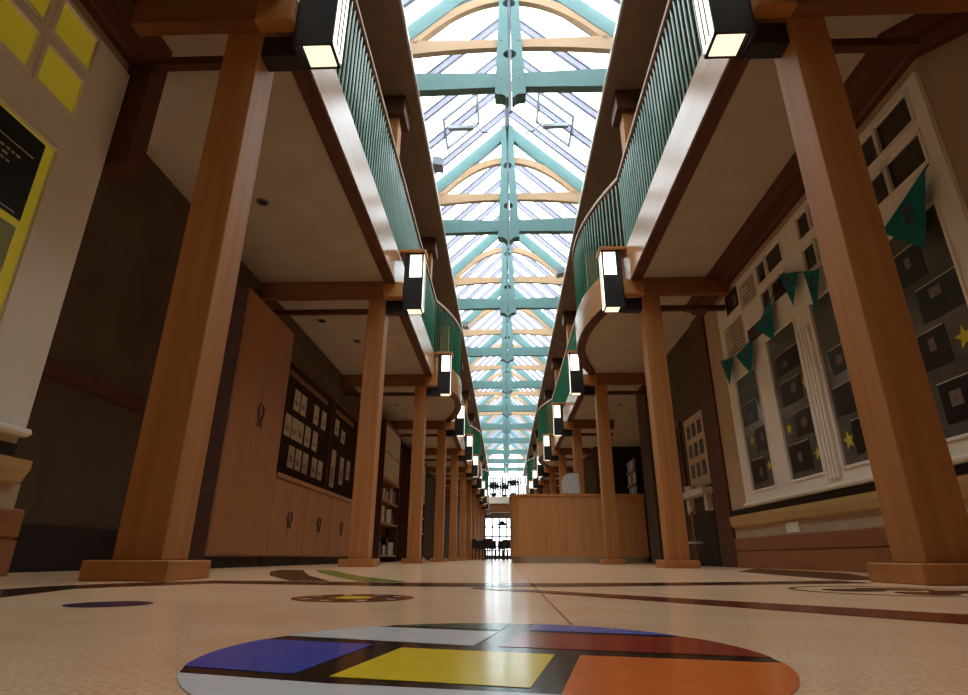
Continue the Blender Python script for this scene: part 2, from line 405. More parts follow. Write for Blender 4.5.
def lantern_proto(side):
    sg = SGN[side]
    x1 = -1.12 if side == 'left' else 1.395; x0 = x1 + sg * .27       # hall face, wall face
    cy = Yk(0) + .055; w = .105; za, zb = 3.31, 4.19
    o = ((x0 + x1) / 2, cy, za)
    t = thing('lantern', '', 'lantern', o, 'box lanterns on the %s beams' % side)
    f = MB(o)
    for xx in (x0, x1):
        for yy in (cy - w, cy + w):
            s1 = 1 if xx == min(x0, x1) else -1; s2 = 1 if yy < cy else -1
            f.box(xx, xx + s1 * .022, yy, yy + s2 * .022, za, zb)
    f.box(x0, x1, cy - w, cy + w, zb - .03, zb)
    for z in (za,):
        f.box(x0, x1, cy - w, cy - w + .018, z, z + .016); f.box(x0, x1, cy + w - .018, cy + w, z, z + .016)
        f.box(x1, x1 + sg * .018, cy - w, cy + w, z, z + .016); f.box(x0, x0 - sg * .018, cy - w, cy + w, z, z + .016)
    # slim bars over the hall face
    for q in (-.033, .033): f.box(x1 - sg * .010, x1 + sg * .012, cy + q - .005, cy + q + .005, za + .05, zb - .03)
    f.build('frame', M['black'], t)
    m = .012
    MB(o).box(x1 - sg * .004, x1 + sg * .012, cy - w + m, cy + w - m, za + .03, zb - .02).build('hall_pane', M['lamp'], t)
    for yy, s2 in ((cy - w, 1), (cy + w, -1)):
        MB(o).box(x0 - sg * .075, x1 + sg * .03, yy + s2 * .006, yy + s2 * .012, 3.80, zb - .03).build('end_pane', M['lamp'], t)
        b = MB(o).box(x0, x1 + sg * .018, yy + s2 * .001, yy + s2 * .012, za + .004, 3.80); b.box(x0, x0 - sg * .075, yy + s2 * .001, yy + s2 * .012, 3.80, zb - .03)
        b.build('end_plate', M['black'], t)
    MB(o).box(x0, x0 - sg * .012, cy - w, cy + w, za + .06, zb - .03).build('back_plate', M['black'], t)
    MB(o).box(x0 - sg * .065, x1 + sg * .018, cy - w + .018, cy + w - .018, za + .004, za + .012).build('base_pane', M['lamp_base'], t)
    MB(o).box(HINGE[side] + (-sg) * .002, x0, Yk(0) + .03, Yk(0) + .16, 3.30, 3.474).build('mount_arm', M['black'], t)
    c = MB(o); c.box(x1 - sg * .03, x0 + sg * .085, cy - w - .03, cy + w + .03, zb + .001, zb + .045)
    c.build('cap_board', M['beam_end'], t, bevel=.006)
    return t
def upost_proto(side):
    h = HINGE[side]; xc = h + SGN[side] * S / 2 + (-SGN[side]) * .0
    t = thing('upper_post', '', 'post', (xc, Yk(0) + S / 2, ZF), 'upper posts on the %s balcony' % side)
    a = S / 2; b = a + .10
    MB((0, 0, 0)).box(-a, a, -a, a, 0.0, 6.70 - ZF).build('shaft', M['pillar'], t, bevel=.006)
    MB((0, 0, 0)).box(-b, b, -b, b, 6.70 - ZF, ZU - ZF - .001).build('capital', M['darkwood'], t, bevel=.006)
    return t
for side in ('left', 'right'):
    p0, xc = pillar_proto(side); b0 = beam_proto(side); l0 = lantern_proto(side); u0 = upost_proto(side)
    for k in range(0, 11):
        nth = ORD[k + 1]
        y = DY * k
        if k == 0:
            L = [p0, beam_proto(side, WL + .325 if side == 'left' else WR + .3, WL + .42 if side == 'left' else WR - .30), l0, u0]
        elif k == 1:
            b0.location.y += DY
            L = [dup(p0, (p0.location.x, p0.location.y + y, 0), ''), b0] + [dup(r, (r.location.x, r.location.y + y, r.location.z), '') for r in (l0, u0)]
        else:
            L = [dup(r, (r.location.x, r.location.y + (y - DY if r is b0 else y), r.location.z), '') for r in (p0, b0, l0, u0)]
        L[0]['label'] = 'square orange wood pillar on a plinth, %s from the camera on the %s' % (nth, side)
        L[1]['label'] = 'wooden cross beam resting on the %s %s pillar from the camera' % (nth, side)
        L[2]['label'] = 'black box lantern with lit panes at the %s %s pillar from the camera' % (nth, side)
        L[3]['label'] = 'wooden post with dark capital above the %s %s pillar from the camera' % (nth, side)

# ------------------------------------------------------------------ upper storey: walls, ceiling, curbs
for side in ('left', 'right'):
    sg = SGN[side]; c = CURB[side]; wx = -3.2 if side == 'left' else 3.5
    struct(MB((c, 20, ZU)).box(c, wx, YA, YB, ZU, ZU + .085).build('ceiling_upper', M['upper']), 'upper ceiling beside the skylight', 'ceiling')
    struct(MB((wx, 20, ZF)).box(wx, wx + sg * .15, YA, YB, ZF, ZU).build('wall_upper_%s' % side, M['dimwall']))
    trim_n += 1
    struct(MB((c, 20, ZU)).box(c, c - sg * .03, YA, YB, ZU - .012, ZU + .09).build('trim_%d' % trim_n, M['greywhite']))
    ex = XC + sg * 2.0
    struct(MB((ex, 20, ZU)).box(ex, ex + sg * .1, YA, YB, ZU + .085, 8.42).build('wall_upstand_%s' % side, M['greywhite']))

# ------------------------------------------------------------------ skylight
APEX = 10.42
YG = -.3  # skylight stops here to lessen light from behind the camera
ys_bars = [YG + .05 + .85 * i for i in range(int((YB - YG) / .85) + 1)]
for n, sg in ((1, -1), (2, 1)):
    w = thing('window_%d' % n, '', 'window', (XC, 20, APEX)); struct(w, 'sloping glass side of the long skylight', 'window')
    o = (XC, 20, APEX); e = 2.06
    A = Vector((XC + sg * .04, 0, APEX - .04)); B = Vector((XC + sg * e, 0, APEX - e)); nn = Vector((sg, 0, 1)).normalized()
    g = MB(o); 
    g._add([(A.x, YG, A.z), (B.x, YG, B.z), (B.x, YB, B.z), (A.x, YB, A.z)], [(0, 1, 2, 3)])
    g.build('pane', M['glass'], w)
    pr = None
    for y in ys_bars:
        if pr is None:
            a = A - nn * .07; b = B - nn * .07
            pr = MB((0, 0, 0)).bar(a - Vector(o) + Vector((0, 20, 0)), b - Vector(o) + Vector((0, 20, 0)), .075, .11, up=nn)
            pr.bar(a + nn * .071 - Vector(o) + Vector((0, 20, 0)), b + nn * .071 - Vector(o) + Vector((0, 20, 0)), .13, .012, up=nn)
            pr = pr.build('glazing_bar', M['bar'], w); q = pr
        else:
            q = pr.copy(); COL.objects.link(q); q.parent = w
        q.location = (0, y - 20, 0)
trim_n += 1
struct(MB((XC, 20, APEX)).box(XC - .06, XC + .06, YG, YB, APEX - .2, APEX + .02).build('trim_%d' % trim_n, M['bar']))

struct(MB((XC, 0, ZU)).box(CURB['left'] + .031, CURB['right'] - .031, YA, YG - .1, ZU, ZU + .08).build('ceiling_light_block', M['upper']), 'unseen solid ceiling added to cut light from behind the camera', 'ceiling')  # unseen cover added to block skylight behind the camera
struct(MB((XC, YG, 8)).prism([(XC - 2.1, ZU), (XC + 2.1, ZU), (XC + 2.1, APEX - 2.1), (XC, APEX), (XC - 2.1, APEX - 2.1)], 'y', YG - .1, YG).build('wall_light_block', M['greywhite']))  # unseen closing wall, added with the cover to hold back light
# ------------------------------------------------------------------ roof trusses
def truss_proto():
    o = Vector((XC, Yk(1), 7.0))
    t = thing('roof_truss', '', 'truss', o, 'teal and wood trusses under the skylight')
    for sg in (-1, 1):
        X = lambda d: XC + sg * d
        # rafter
        MB(o).prism([(X(.14), 10.22), (X(1.98), 8.38), (X(1.98), 7.98), (X(1.90), 8.06), (X(.14), 9.82)], 'y', o.y - .06, o.y + .06).build('rafter', M['teal'], t, bevel=.006)
        # lower chord
        MB(o).prism([(X(.17), 7.20), (X(.17), 7.50), (X(1.95), 7.56), (X(1.95), 7.165)], 'y', o.y - .07, o.y + .07).build('chord', M['teal'], t, bevel=.006)
        # tie, slightly cambered underside
        n = 14
        top = [(X(.16 + 1.74 * i / n), 8.26 + .03 * (i / n) ** 2) for i in range(n + 1)]
        bot = [(X(.16 + 1.74 * i / n), 8.08 - .14 * (i / n) ** 2) for i in range(n + 1)]
        MB(o).strip(top, bot, 'y', o.y - .05, o.y + .05).build('tie', M['arch'], t)
        # arch rib
        n = 22; top = []; bot = []
        for i in range(n + 1):
            d = .15 + 1.5 * i / n; z = 9.24 - .95 * (d / 1.62) ** 2; sl = -2 * .95 * d / 1.62 ** 2; L = math.hypot(1, sl); nx, nz = -sl / L, 1 / L
            top.append((X(d + nx * .085), z + nz * .085)); bot.append((X(d - nx * .085), z - nz * .085))
        MB(o).strip(top, bot, 'y', o.y - .05, o.y + .05).build('arch', M['arch'], t)
        # king post plate with round notches on the inner edge and a carved foot
        prof = []
        zz = 6.93
        inner = .028
        outl = [(.248, 7.03), (.24, 7.25), (.205, 8.1), (.168, 9.1), (.15, 10.25)]
        inn = [(inner, 10.25)]
        for zc, r in ((9.02, .085), (7.86, .085)):
            inn += [(inner, zc + r)] + [(inner + r * .95 * math.sin(a), zc + r * math.cos(a)) for a in [PI * j / 10 for j in range(1, 10)]] + [(inner, zc - r)]
        inn += [(inner, 6.96)]
        foot = [(.06, 6.94), (.09, 6.99), (.14, 7.02), (.20, 7.02)]
        poly = outl + inn + foot
        MB(o).prism([(X(a), b) for a, b in poly], 'y', o.y - .11, o.y + .11).build('king_plate', M['teal'], t)
        bb = MB(o)
        for zc in (7.35, 8.17): bb.tube([(X(.14), o.y - .122, zc), (X(.14), o.y - .108, zc)], .014, 10)
        bb.build('bolt', M['steel'], t)
    MB(o).box(XC - .02, XC + .02, o.y - .03, o.y + .03, 6.75, 10.2).build('tension_rod', M['steel'], t)
    return t
t0 = truss_proto(); t0['label'] = 'teal roof truss with wood arch, first in view from the camera'
for k in range(2, 12):
    dup(t0, (XC, Yk(k), 7.0), 'teal roof truss with wood arch, %s in view from the camera' % ORD[k])

# roof vents' openers in the second bay
for sg, wd in ((-1, 'left'), (1, 'right')):
    y = 9.9; x = XC + sg * 1.12; z = APEX - 1.12
    t = thing('window_opener', 'grey chain window opener under the %s slope of the skylight' % wd, 'window opener', (x, y, z - .1))
    o = (x, y, z - .1); f = MB(o); nn = Vector((sg, 0, 1)).normalized(); d = Vector((sg, 0, -1)).normalized(); c = Vector((x, 0, z)) - nn * .12
    for yy in (y - .45, y + .45): f.bar(c - d * .5 + Vector((0, yy, 0)), c + d * .5 + Vector((0, yy, 0)), .05, .05, up=nn)
    for q in (-.5, .5): f.bar(c + d * q + Vector((0, y - .47, 0)), c + d * q + Vector((0, y + .47, 0)), .05, .05, up=nn)
    f.build('frame', M['steel'], t)
    MB(o).tube([(x - sg * .25, y, z - .02), (x - sg * .55, y, z - .38), (x - sg * .72, y, z - .42)], .02, 8).build('arm', M['steel'], t)
    MB(o).box(x - sg * .35, x + sg * .2, y - .05, y + .05, z - .30, z - .22).build('motor', M['steel'], t)
# floodlights along the curb
def flood(x, y, z, sg, label):
    t = thing('floodlight', label, 'floodlight', (x, y, z), 'floodlights along the skylight curb'); o = (x, y, z)
    MB(o).prism([(x, z), (x - sg * .20, z - .04), (x - sg * .20, z + .16), (x, z + .2)], 'y', y - .13, y + .13).build('housing', M['steel'], t, bevel=.01)
    MB(o).prism([(x - sg * .201, z - .02), (x - sg * .206, z - .02), (x - sg * .206, z + .14), (x - sg * .201, z + .14)], 'y', y - .11, y + .11).build('lens', M['bar'], t)
    MB(o).box(x + sg * .001, x + sg * .04, y - .03, y + .03, ZU + .086, z + .1).build('bracket', M['steel'], t)
flood(-1.38, 9.25, 7.46, -1, 'grey floodlight on the left skylight curb, nearest one')
flood(1.70, 13.9, 7.46, 1, 'grey floodlight on the right skylight curb')
flood(-1.38, 17.6, 7.46, -1, 'grey floodlight on the left skylight curb, farther one')

# ------------------------------------------------------------------ walls below
def wall(name, mb, m): return struct(mb.build(name, m))
YSP = 3.27        # where the right wall splays away near the camera
YLE, YRE = 3.14, 7.46         # ends of the near left and right panelled walls
# near left panelled wall
w = MB((WL, 0, 0)); w.box(WL, WL - .45, YA, YLE, 0, ZS)
wall('wall_left', w, M['wall'])
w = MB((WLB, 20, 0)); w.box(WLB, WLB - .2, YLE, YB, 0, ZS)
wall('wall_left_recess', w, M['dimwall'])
w = MB((WR, 0, 0)); w.prism([(WR, 8.05), (WR, YSP), (WR + .75, YSP - .75), (WR + .75, YA), (WR + 1.0, YA), (WR + 1.0, 8.05)], 'z', 0, ZS)
wall('wall_right', w, M['wall'])
w = MB((WR, 9, 0)); w.box(WR, WR + .3, 8.6, 10.7, 0, ZS)
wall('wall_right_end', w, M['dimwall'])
dr = thing('door_1', '', 'door', (WR, 9.9, 0)); struct(dr, 'dark door in the right wall beyond the picture board', 'door')
MB((WR, 9.9, 0)).box(WR - .001, WR - .03, 9.86, 10.6, .0, 2.3).build('panel', M['dark'], dr); MB((WR, 9.9, 0)).box(WR - .001, WR - .045, 9.78, 9.86, 0, 2.38).box(WR - .001, WR - .045, 10.6, 10.68, 0, 2.38).box(WR - .001, WR - .045, 9.86, 10.6, 2.3, 2.38).build('frame', M['darkwood'], dr)
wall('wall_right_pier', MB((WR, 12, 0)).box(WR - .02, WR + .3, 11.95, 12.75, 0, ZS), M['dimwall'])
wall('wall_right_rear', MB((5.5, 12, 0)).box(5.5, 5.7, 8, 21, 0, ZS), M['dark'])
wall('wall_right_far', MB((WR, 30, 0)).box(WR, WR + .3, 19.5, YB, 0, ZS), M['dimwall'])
wall('wall_right_return', MB((4, 19.5, 0)).box(WR + .3, 5.5, 19.5, 19.7, 0, ZS), M['dark'])
wall('wall_right_passage', MB((4, 8, 0)).box(WR + .3, 5.5, 8.0, 8.15, 0, ZS), M['dark'])
wall('wall_back', MB((0, YA, 0)).box(-3.6, 3.8, YA - .15, YA, 0, 10.6), M['wall'])
# timber door lining at the end of the right wall
trim_n += 1
struct(MB((WR, 8.3, 0)).box(WR - .03, WR + .3, 8.05, 8.60, 0, ZS - .002).build('trim_%d' % trim_n, M['darkwood']))
# wall mouldings
def sweep(prof, path):
    """sweep a closed profile of (outward distance, z) along a plan path, mitred; outward is to the left of the path"""
    b = MB((path[0][0], path[0][1], 0)); rings = []
    for i, p in enumerate(path):
        d0 = Vector(path[i]) - Vector(path[i - 1]) if i else None
        d1 = Vector(path[i + 1]) - Vector(path[i]) if i < len(path) - 1 else None
        ns = [Vector((-d.y, d.x)).normalized() for d in (d0, d1) if d is not None]
        n = sum(ns, Vector((0, 0))).normalized(); k = 1 / n.dot(ns[0])
        rings.append([(p[0] + n.x * k * d, p[1] + n.y * k * d, z) for d, z in prof])
    m = len(prof); vs = [q for r in rings for q in r]; fs = []
    for i in range(len(path) - 1):
        fs += [(i*m + j, i*m + (j+1) % m, (i+1)*m + (j+1) % m, (i+1)*m + j) for j in range(m)]
    fs += [tuple(range(m)), tuple((len(path) - 1)*m + j for j in range(m))[::-1]]
    return b._add(vs, fs)
CORN = [(0, ZS-.11), (.06, ZS-.11), (.08, ZS-.095), (.17, ZS-.09), (.19, ZS-.05), (.30, ZS-.04), (.32, ZS-.01), (.32, ZS-.002), (0, ZS-.002)]
SKIRT = [(0, 0), (.03, 0), (.03, .19), (.018, .194), (.018, .206), (.03, .21), (.03, .35), (.022, .36), (0, .36)]
RAIL = [(0, .49), (.035, .505), (.055, .58), (.055, .63), (0, .64)]
GAP_SHADE = [(0, .645), (.006, .645), (.006, .715), (0, .715)]  # dark strip painting the shadow gap below the sill
SILL = [(0, .715), (.05, .715), (.07, .73), (.07, .745), (.06, .759), (0, .759)]
def mouldings(side, path_base, path_rail, path_top):
    global trim_n
    struct(sweep(SKIRT, path_base).build('baseboard_%s' % side, M['skirt']))
    for prof, path, m in ((RAIL, path_rail, 'pale_rail'), (GAP_SHADE, path_top, 'dark'), (CORN, path_top, 'darkwood')):
        trim_n += 1
        struct(sweep(prof, path).build('trim_%d' % trim_n, M[m]))
PR = [(WR + .74, YSP - .74), (WR, YSP), (WR, 8.04)]
mouldings('right', PR, PR, PR)
# the base of the left wall steps out past the window wall
wall('wall_left_base', MB((WL, 3.2, 0)).box(WL - .40, WL, YLE, 3.25, 0, .50).box(WL - .40, WL, YLE, 3.16, .50, .64), M['wall'])
mouldings('left', [(WL - .40, 3.27), (WL, 3.27), (WL, YA + .01)], [(WL - .40, 3.17), (WL, 3.17), (WL, YA + .01)], [(WL, YLE), (WL, YA + .01)])
# hanging timber post at the end of the left wall
trim_n += 1
struct(MB((WL, 3.2, 2.7)).box(WL - .05, WL + .18, YLE + .005, YLE + .17, 2.70, ZS - .002).build('trim_%d' % trim_n, M['darkwood']))
# recess skirting and dado
trim_n += 1
struct(MB((WLB, 5, 0)).box(WLB + .001, WLB + .025, YLE, 5.52, 1.36, 1.48).build('trim_%d' % trim_n, M['darkwood']))
struct(MB((WLB, 5, 0)).box(WLB + .001, WLB + .025, YLE, 5.52, 0, .32).build('baseboard_recess', M['dark']))  # skirting coloured near black for the deep shadow in the recess

# panelled windows: white frame with openings given as (y0,y1,z0,z1)
def window_wall(n, x, sg, y0, y1, z0, z1, openings, panemat, label):
    """frame = grid of solid cells around the openings"""
    o = (x, y0, z0); w = thing('window_%d' % n, '', 'window', o); struct(w, label, 'window')
    Ysx = sorted({y0, y1, *[a for p in openings for a in p[:2]]}); Zsx = sorted({z0, z1, *[a for p in openings for a in p[2:4]]})
    f = MB(o); th = .035
    for a, b in zip(Ysx, Ysx[1:]):
        for c, d in zip(Zsx, Zsx[1:]):
            my, mz = (a + b) / 2, (c + d) / 2
            if not any(p[0] < my < p[1] and p[2] < mz < p[3] for p in openings):
                f.box(x - sg * .001, x - sg * th, a, b, c, d)
    f.build('frame', M['white'], w)
    e = MB(o)
    for p in openings:                    # raised beads round each opening
        q = .025
        for (a, b, c, d) in ((p[0]-q, p[0], p[2]-q, p[3]+q), (p[1], p[1]+q, p[2]-q, p[3]+q), (p[0], p[1], p[2]-q, p[2]), (p[0], p[1], p[3], p[3]+q)):
            e.box(x - sg * th, x - sg * (th + .012), a, b, c, d)
    e.build('bead', M['white'], w, bevel=.004)
    for i, p in enumerate(openings):
        m = panemat[i] if isinstance(panemat, list) else panemat
        MB(o).box(x - sg * .001, x - sg * .02, p[0], p[1], p[2], p[3]).build('pane', m, w)
    s = MB(o); s.prism([(x - sg * .001, z0), (x - sg * .06, z0), (x - sg * .07, z0 - .015), (x - sg * .07, z0 - .03), (x - sg * .05, z0 - .045), (x - sg * .001, z0 - .045)], 'y', y0 - .01, y1 + .01)
    s.build('sill', M['white'], w)
    return w
R_LOW = [(6.58, 7.20), (5.55, 6.20), (4.56, 5.20), (3.46, 4.12)]
ops = [(a, b, .89, 2.48 if a < 6.3 else 2.30) for a, b in R_LOW]
for a, b in R_LOW[1:]:
    m = a + (b - a) * .545
    for c, d in ((2.80, 3.05), (3.17, 3.42)):
        ops += [(a - .05, m - .035, c, d), (m + .0, b - .08, c, d)]
RW = window_wall(3, WR, 1, YSP + .01, YRE, .76, 3.50, ops, [M['grout']] * 4 + [M['pane']] * 12, 'white framed internal window wall on the right with dark panes')
# fluted pilaster between two of the right hand panes
pl = MB((WR, 5.37, .89))
for i in range(4): pl.box(WR - .035, WR - .07, 5.27 + .06 * i, 5.31 + .06 * i, .80, 2.30)
trim_n += 1
struct(pl.build('trim_%d' % trim_n, M['white'], bevel=.006))
opl = [(2.10, 2.76, .89, 2.49), (1.2, 1.86, .89, 2.49)]
yl = [M['yellow']] * 2
for a0 in (2.10, 1.2):
    for c, d in ((2.80, 3.07), (3.18, 3.45)):
        opl += [(a0 + .02, a0 + .31, c, d), (a0 + .38, a0 + .69, c, d)]
window_wall(4, WL, -1, .6, YLE - .005, .80, 3.50, opl, M['yellow'], 'white framed internal window on the left lit yellow from behind')
# poster and sheet in the left window
xx = WL + .023
t = thing('poster', 'dark poster taped inside the yellow left window', 'poster', (xx, 2.4, 2.2))
o = (xx, 2.4, 2.2)
MB(o).box(xx, xx + .006, 2.0, 2.69, 1.93, 2.47).build('sheet', M['poster'], t)
for z in (1.95, 2.33): MB(o).box(xx + .006, xx + .009, 2.0, 2.64, z, z + .006).build('border_line', M['paper_dim'], t)
b = MB(o)
for i, (l, z) in enumerate(((.26, 2.27), (.2, 2.235), (.24, 2.2), (.14, 2.165))):
    y = 2.28
    while y < 2.28 + l:
        ww = random.uniform(.015, .04); b.box(xx + .006, xx + .008, y, y + ww, z, z + .012); y += ww + .014
b.build('small_print', M['paper_dim'], t)
t = tag(MB((xx, 2.3, 1.6)).box(xx, xx + .006, 1.95, 2.68, 1.30, 1.88).build('paper_sheet', mat('pale_green_paper', '#8e9668', '#9aa274', (5, 5, 5), .6, .3)), 'pale green sheet under the dark poster in the left window', 'sheet')

# things on the right window wall -------------------------------------------------
gx = WR - .0205
def pane_photo(y0, y1, z0, z1, label, spot=True):
    o = (gx, (y0 + y1) / 2, z0)
    t = thing('photograph', label, 'photograph', o, 'dark photographs stuck on the right window panes')
    MB(o).box(gx, gx - .003, y0, y1, z0, z1).build('print', M['photo'], t)
    b = MB(o)
    for i in range(1):
        yy = random.uniform(y0 + .08, y1 - .18); zz = random.uniform(z0 + .05, z1 - .12)
        b.box(gx - .003, gx - .0045, yy, yy + random.uniform(.06, .12), zz, zz + random.uniform(.06, .11))
    b.build('picture_detail', M['photospot'], t)
    MB(o).box(gx - .003, gx - .0045, y0, y1, z1 - .008, z1).build('edge_tape', M['paper_dim'], t)
def sheet_back(y0, y1, label):
    tag(MB((gx, y0, .9)).box(gx + .0004, gx + .0104, y0, y1, .90, 2.1).build('backing_sheet', M['grout']), label, 'sheet', 'grey backing sheets in the window panes')
PH = {'far': [(6.78, 7.15, .97, 1.25), (6.60, 6.92, 1.32, 1.60), (6.76, 7.14, 1.68, 1.95)],
      'second': [(5.74, 6.16, .95, 1.25), (5.57, 5.94, 1.30, 1.56), (5.66, 6.12, 1.66, 1.92), (5.6, 6.1, 2.0, 2.24)],
      'third': [(4.58, 5.0, .96, 1.26), (4.62, 5.16, 1.32, 1.60), (4.7, 5.1, 1.70, 1.95)],
      'near': [(3.64, 3.93, .98, 1.27), (3.72, 4.05, 1.38, 1.66), (3.48, 3.88, 1.71, 1.98), (3.72, 4.08, 2.04, 2.33)]}
rows = ['bottom', 'second from bottom', 'third from bottom', 'top']
for pn, L in PH.items():
    for i, p in enumerate(L):
        pane_photo(*p, 'dark photograph on the %s right-hand window pane, %s one' % ({'far': 'farthest', 'second': 'second farthest', 'third': 'third farthest', 'near': 'nearest'}[pn], rows[i] if not (i == len(L) - 1) else 'top'))
def star(y, z, r, label):
    o = (gx, y, z); b = MB(o); a0 = random.uniform(-.2, .2)
    pts = []
    for i in range(10):
        rr = r if i % 2 == 0 else r * .42; a = PI / 2 + a0 + i * PI / 5
        pts.append((y + rr * math.cos(a), z + rr * math.sin(a)))
    for i in range(10):
        p, q = pts[i], pts[(i + 1) % 10]
        b._add([(gx - .001, y, z), (gx - .001, *p), (gx - .001, *q), (gx - .005, y, z), (gx - .005, *p), (gx - .005, *q)], [(0, 2, 1), (3, 4, 5), (1, 2, 5, 4)])
    tag(b.build('paper_star', M['star']), label, 'star', 'yellow paper stars on the right window')
star(7.02, 1.48, .06, 'yellow star on the farthest right window pane, upper one'); star(6.68, 1.12, .06, 'yellow star on the farthest right window pane, lower one')
star(5.59, 1.80, .065, 'yellow star on the second farthest window pane, topmost'); star(6.08, 1.42, .065, 'yellow star on the second farthest window pane, beside the middle photograph'); star(5.62, 1.08, .065, 'yellow star on the second farthest window pane, lowest')
star(5.08, 1.10, .085, 'yellow star at the foot of the pane beside the near pillar')
star(3.58, 1.50, .085, 'large yellow star on the window pane nearest the camera')
# notices on the frame at the far end
fx = WR - .0355
def notice(y0, y1, z0, z1, kind, label):
    t = thing('notice', label, 'notice', (fx, y0, z0)); o = (fx, y0, z0)
    MB(o).box(fx, fx - .003, y0, y1, z0, z1).build('sheet', M['photo'] if kind else M['paper_dim'], t)
    if not kind:
        b = MB(o); z = z1 - .05
        while z > z0 + .03:
            b.box(fx - .003, fx - .004, y0 + .04, y1 - random.uniform(.03, .25), z, z + .012); z -= .045
        b.build('text_lines', M['ink'], t)
    else:
        MB(o).box(fx - .003, fx - .004, y0 + .06, y0 + .14, z0 + .05, z1 - .1).build('picture_detail', M['photospot'], t)
notice(6.72, 7.12, 3.20, 3.48, 1, 'dark square picture at the top of the far window frame')
notice(6.22, 6.62, 2.60, 2.78, 1, 'dark square picture beside the bunting on the far window frame')
notice(6.70, 7.30, 2.62, 3.06, 0, 'sheet of text low on the far window frame')
notice(6.20, 6.66, 3.08, 3.40, 0, 'sheet of text high on the far window frame')
# bunting
bx = WR - .10
bt = thing('bunting', 'teal triangular bunting strung along the right window frame', 'bunting', (bx, 5.3, 2.7)); o = (bx, 5.3, 2.7)
MB(o).tube([(bx, 7.44, 2.66), (bx, 7.0, 2.56), (bx, 6.6, 2.52), (bx, 6.3, 2.60), (bx, 5.85, 2.80), (bx, 5.5, 2.98), (bx, 5.2, 2.85), (bx, 4.9, 2.70), (bx, 4.3, 2.58), (bx, 3.9, 2.52), (bx, 3.6, 2.60), (bx, 3.34, 2.71)], .006, 6).build('string', M['ink'], bt)
for i, (a, b, c) in enumerate([((7.40, 2.655), (6.98, 2.56), (7.22, 2.26)), ((6.90, 2.55), (6.36, 2.59), (6.55, 2.18)), ((6.22, 2.65), (5.78, 2.83), (5.86, 2.35)), ((5.50, 2.97), (5.16, 2.83), (5.36, 2.55)), ((5.06, 2.78), (4.80, 2.67), (5.0, 2.28)), ((3.92, 2.52), (3.36, 2.70), (3.57, 2.16))]):
    dx = .012 * math.sin(i * 2.1)
    b_ = MB(o); b_.prism([a, b, c], 'x', bx - .008 + dx * .2, bx - .011 + dx * .2); f = b_.build('flag', M['flag'], bt)
    # printed emblem: a looped numeral-like swirl
    cx, cz = (a[0] + b[0] + c[0]) / 3, (a[1] + b[1] + c[1]) / 3 + .02; r = .055
    pts = [(bx - .012 + dx * .2, cx - r * .8 * math.cos(t) * (1 if t < PI else -.0 + 1), cz + r * 1.2 * math.sin(t * .5 + .2)) for t in [0]]
    sw = [(bx - .0125, cx - u * r, cz + v * r) for u, v in ((-.8, 1.1), (.6, 1.1), (.7, .35), (-.1, .45), (-.8, .05), (-.75, -.6), (-.1, -1.0), (.8, -.7))]
    e = MB(o); e.tube([(p[0], p[1], p[2]) for p in sw], .010, 6); e.build('emblem', M['purple'], f)
# socket
t = thing('wall_socket', 'white twin socket on the right wall above the skirting', 'socket', (WR, 6.5, .42)); o = (WR, 6.5, .42)
MB(o).box(WR - .002, WR - .018, 6.28, 6.56, .372, .475).build('face_plate', M['white'], t, bevel=.004)
b = MB(o)
for y in (6.34, 6.46): b.box(WR - .018, WR - .021, y, y + .03, .44, .455)
b.build('switch', M['greywhite'], t)
# picture board and ledge past the wall end
px = WR - .0005
t = thing('picture_board', 'pale board of small pictures on the right wall past the window', 'picture board', (px, 9.1, 1.16)); o = (px, 9.1, 1.16)
MB(o).box(px, px - .015, 8.66, 9.58, 1.16, 2.30).build('backing', M['wall'], t)
for r in range(3):
    for c in range(3):
        y = 8.76 + .27 * c; z = 1.32 + .32 * r
        MB(o).box(px - .015, px - .018, y, y + .18, z, z + .22).build('picture', M['photo'], t)
t = thing('wall_ledge', 'stone ledge under the picture board on the right', 'ledge', (px, 9.1, 1.0)); o = (px, 9.1, 1.0)
MB(o).box(px, px - .16, 8.66, 9.72, 1.02, 1.12).build('shelf', M['paper_dim'], t, bevel=.01)
for y in (8.72, 9.56): MB(o).box(px, px - .10, y, y + .10, .78, 1.02).build('corbel', M['paper_dim'], t, bevel=.01)
for i in range(3):
    tag(MB((px, 9.2, 1.121)).cyl((px - .08, 9.36 + .13 * i, 1.1205), .045, .08 + .01 * i, 16).build('small_pot', M['paper_dim']), 'small pale pot on the stone ledge, %s from the near end' % ORD[i + 1], 'pot', 'pots on the ledge')
t = thing('pedestal_basin', 'slim dark stand with a small tray in the alcove under the ledge', 'stand', (3.0, 9.25, 0)); o = (2.93, 9.25, 0)
t.location = o
MB(o).cyl((2.93, 9.25, 0), .11, .03, 20).build('foot', M['dark'], t); MB(o).cyl((2.93, 9.25, .03), .025, .77, 12).build('pole', M['skirt'], t)
MB(o).cyl((2.93, 9.25, .32), .12, .03, 20).build('tray', M['paper_dim'], t); MB(o).cyl((2.93, 9.25, .80), .05, .06, 16).build('cap', M['paper_dim'], t)
tag(MB((px, 9.2, 0)).box(px, px - .012, 8.72, 9.66, .0, .77).build('alcove_shade', M['dark']), 'dark sheet painting the shade of the alcove under the stone ledge', 'panel')  # flat dark sheet gives the alcove its shade by colour

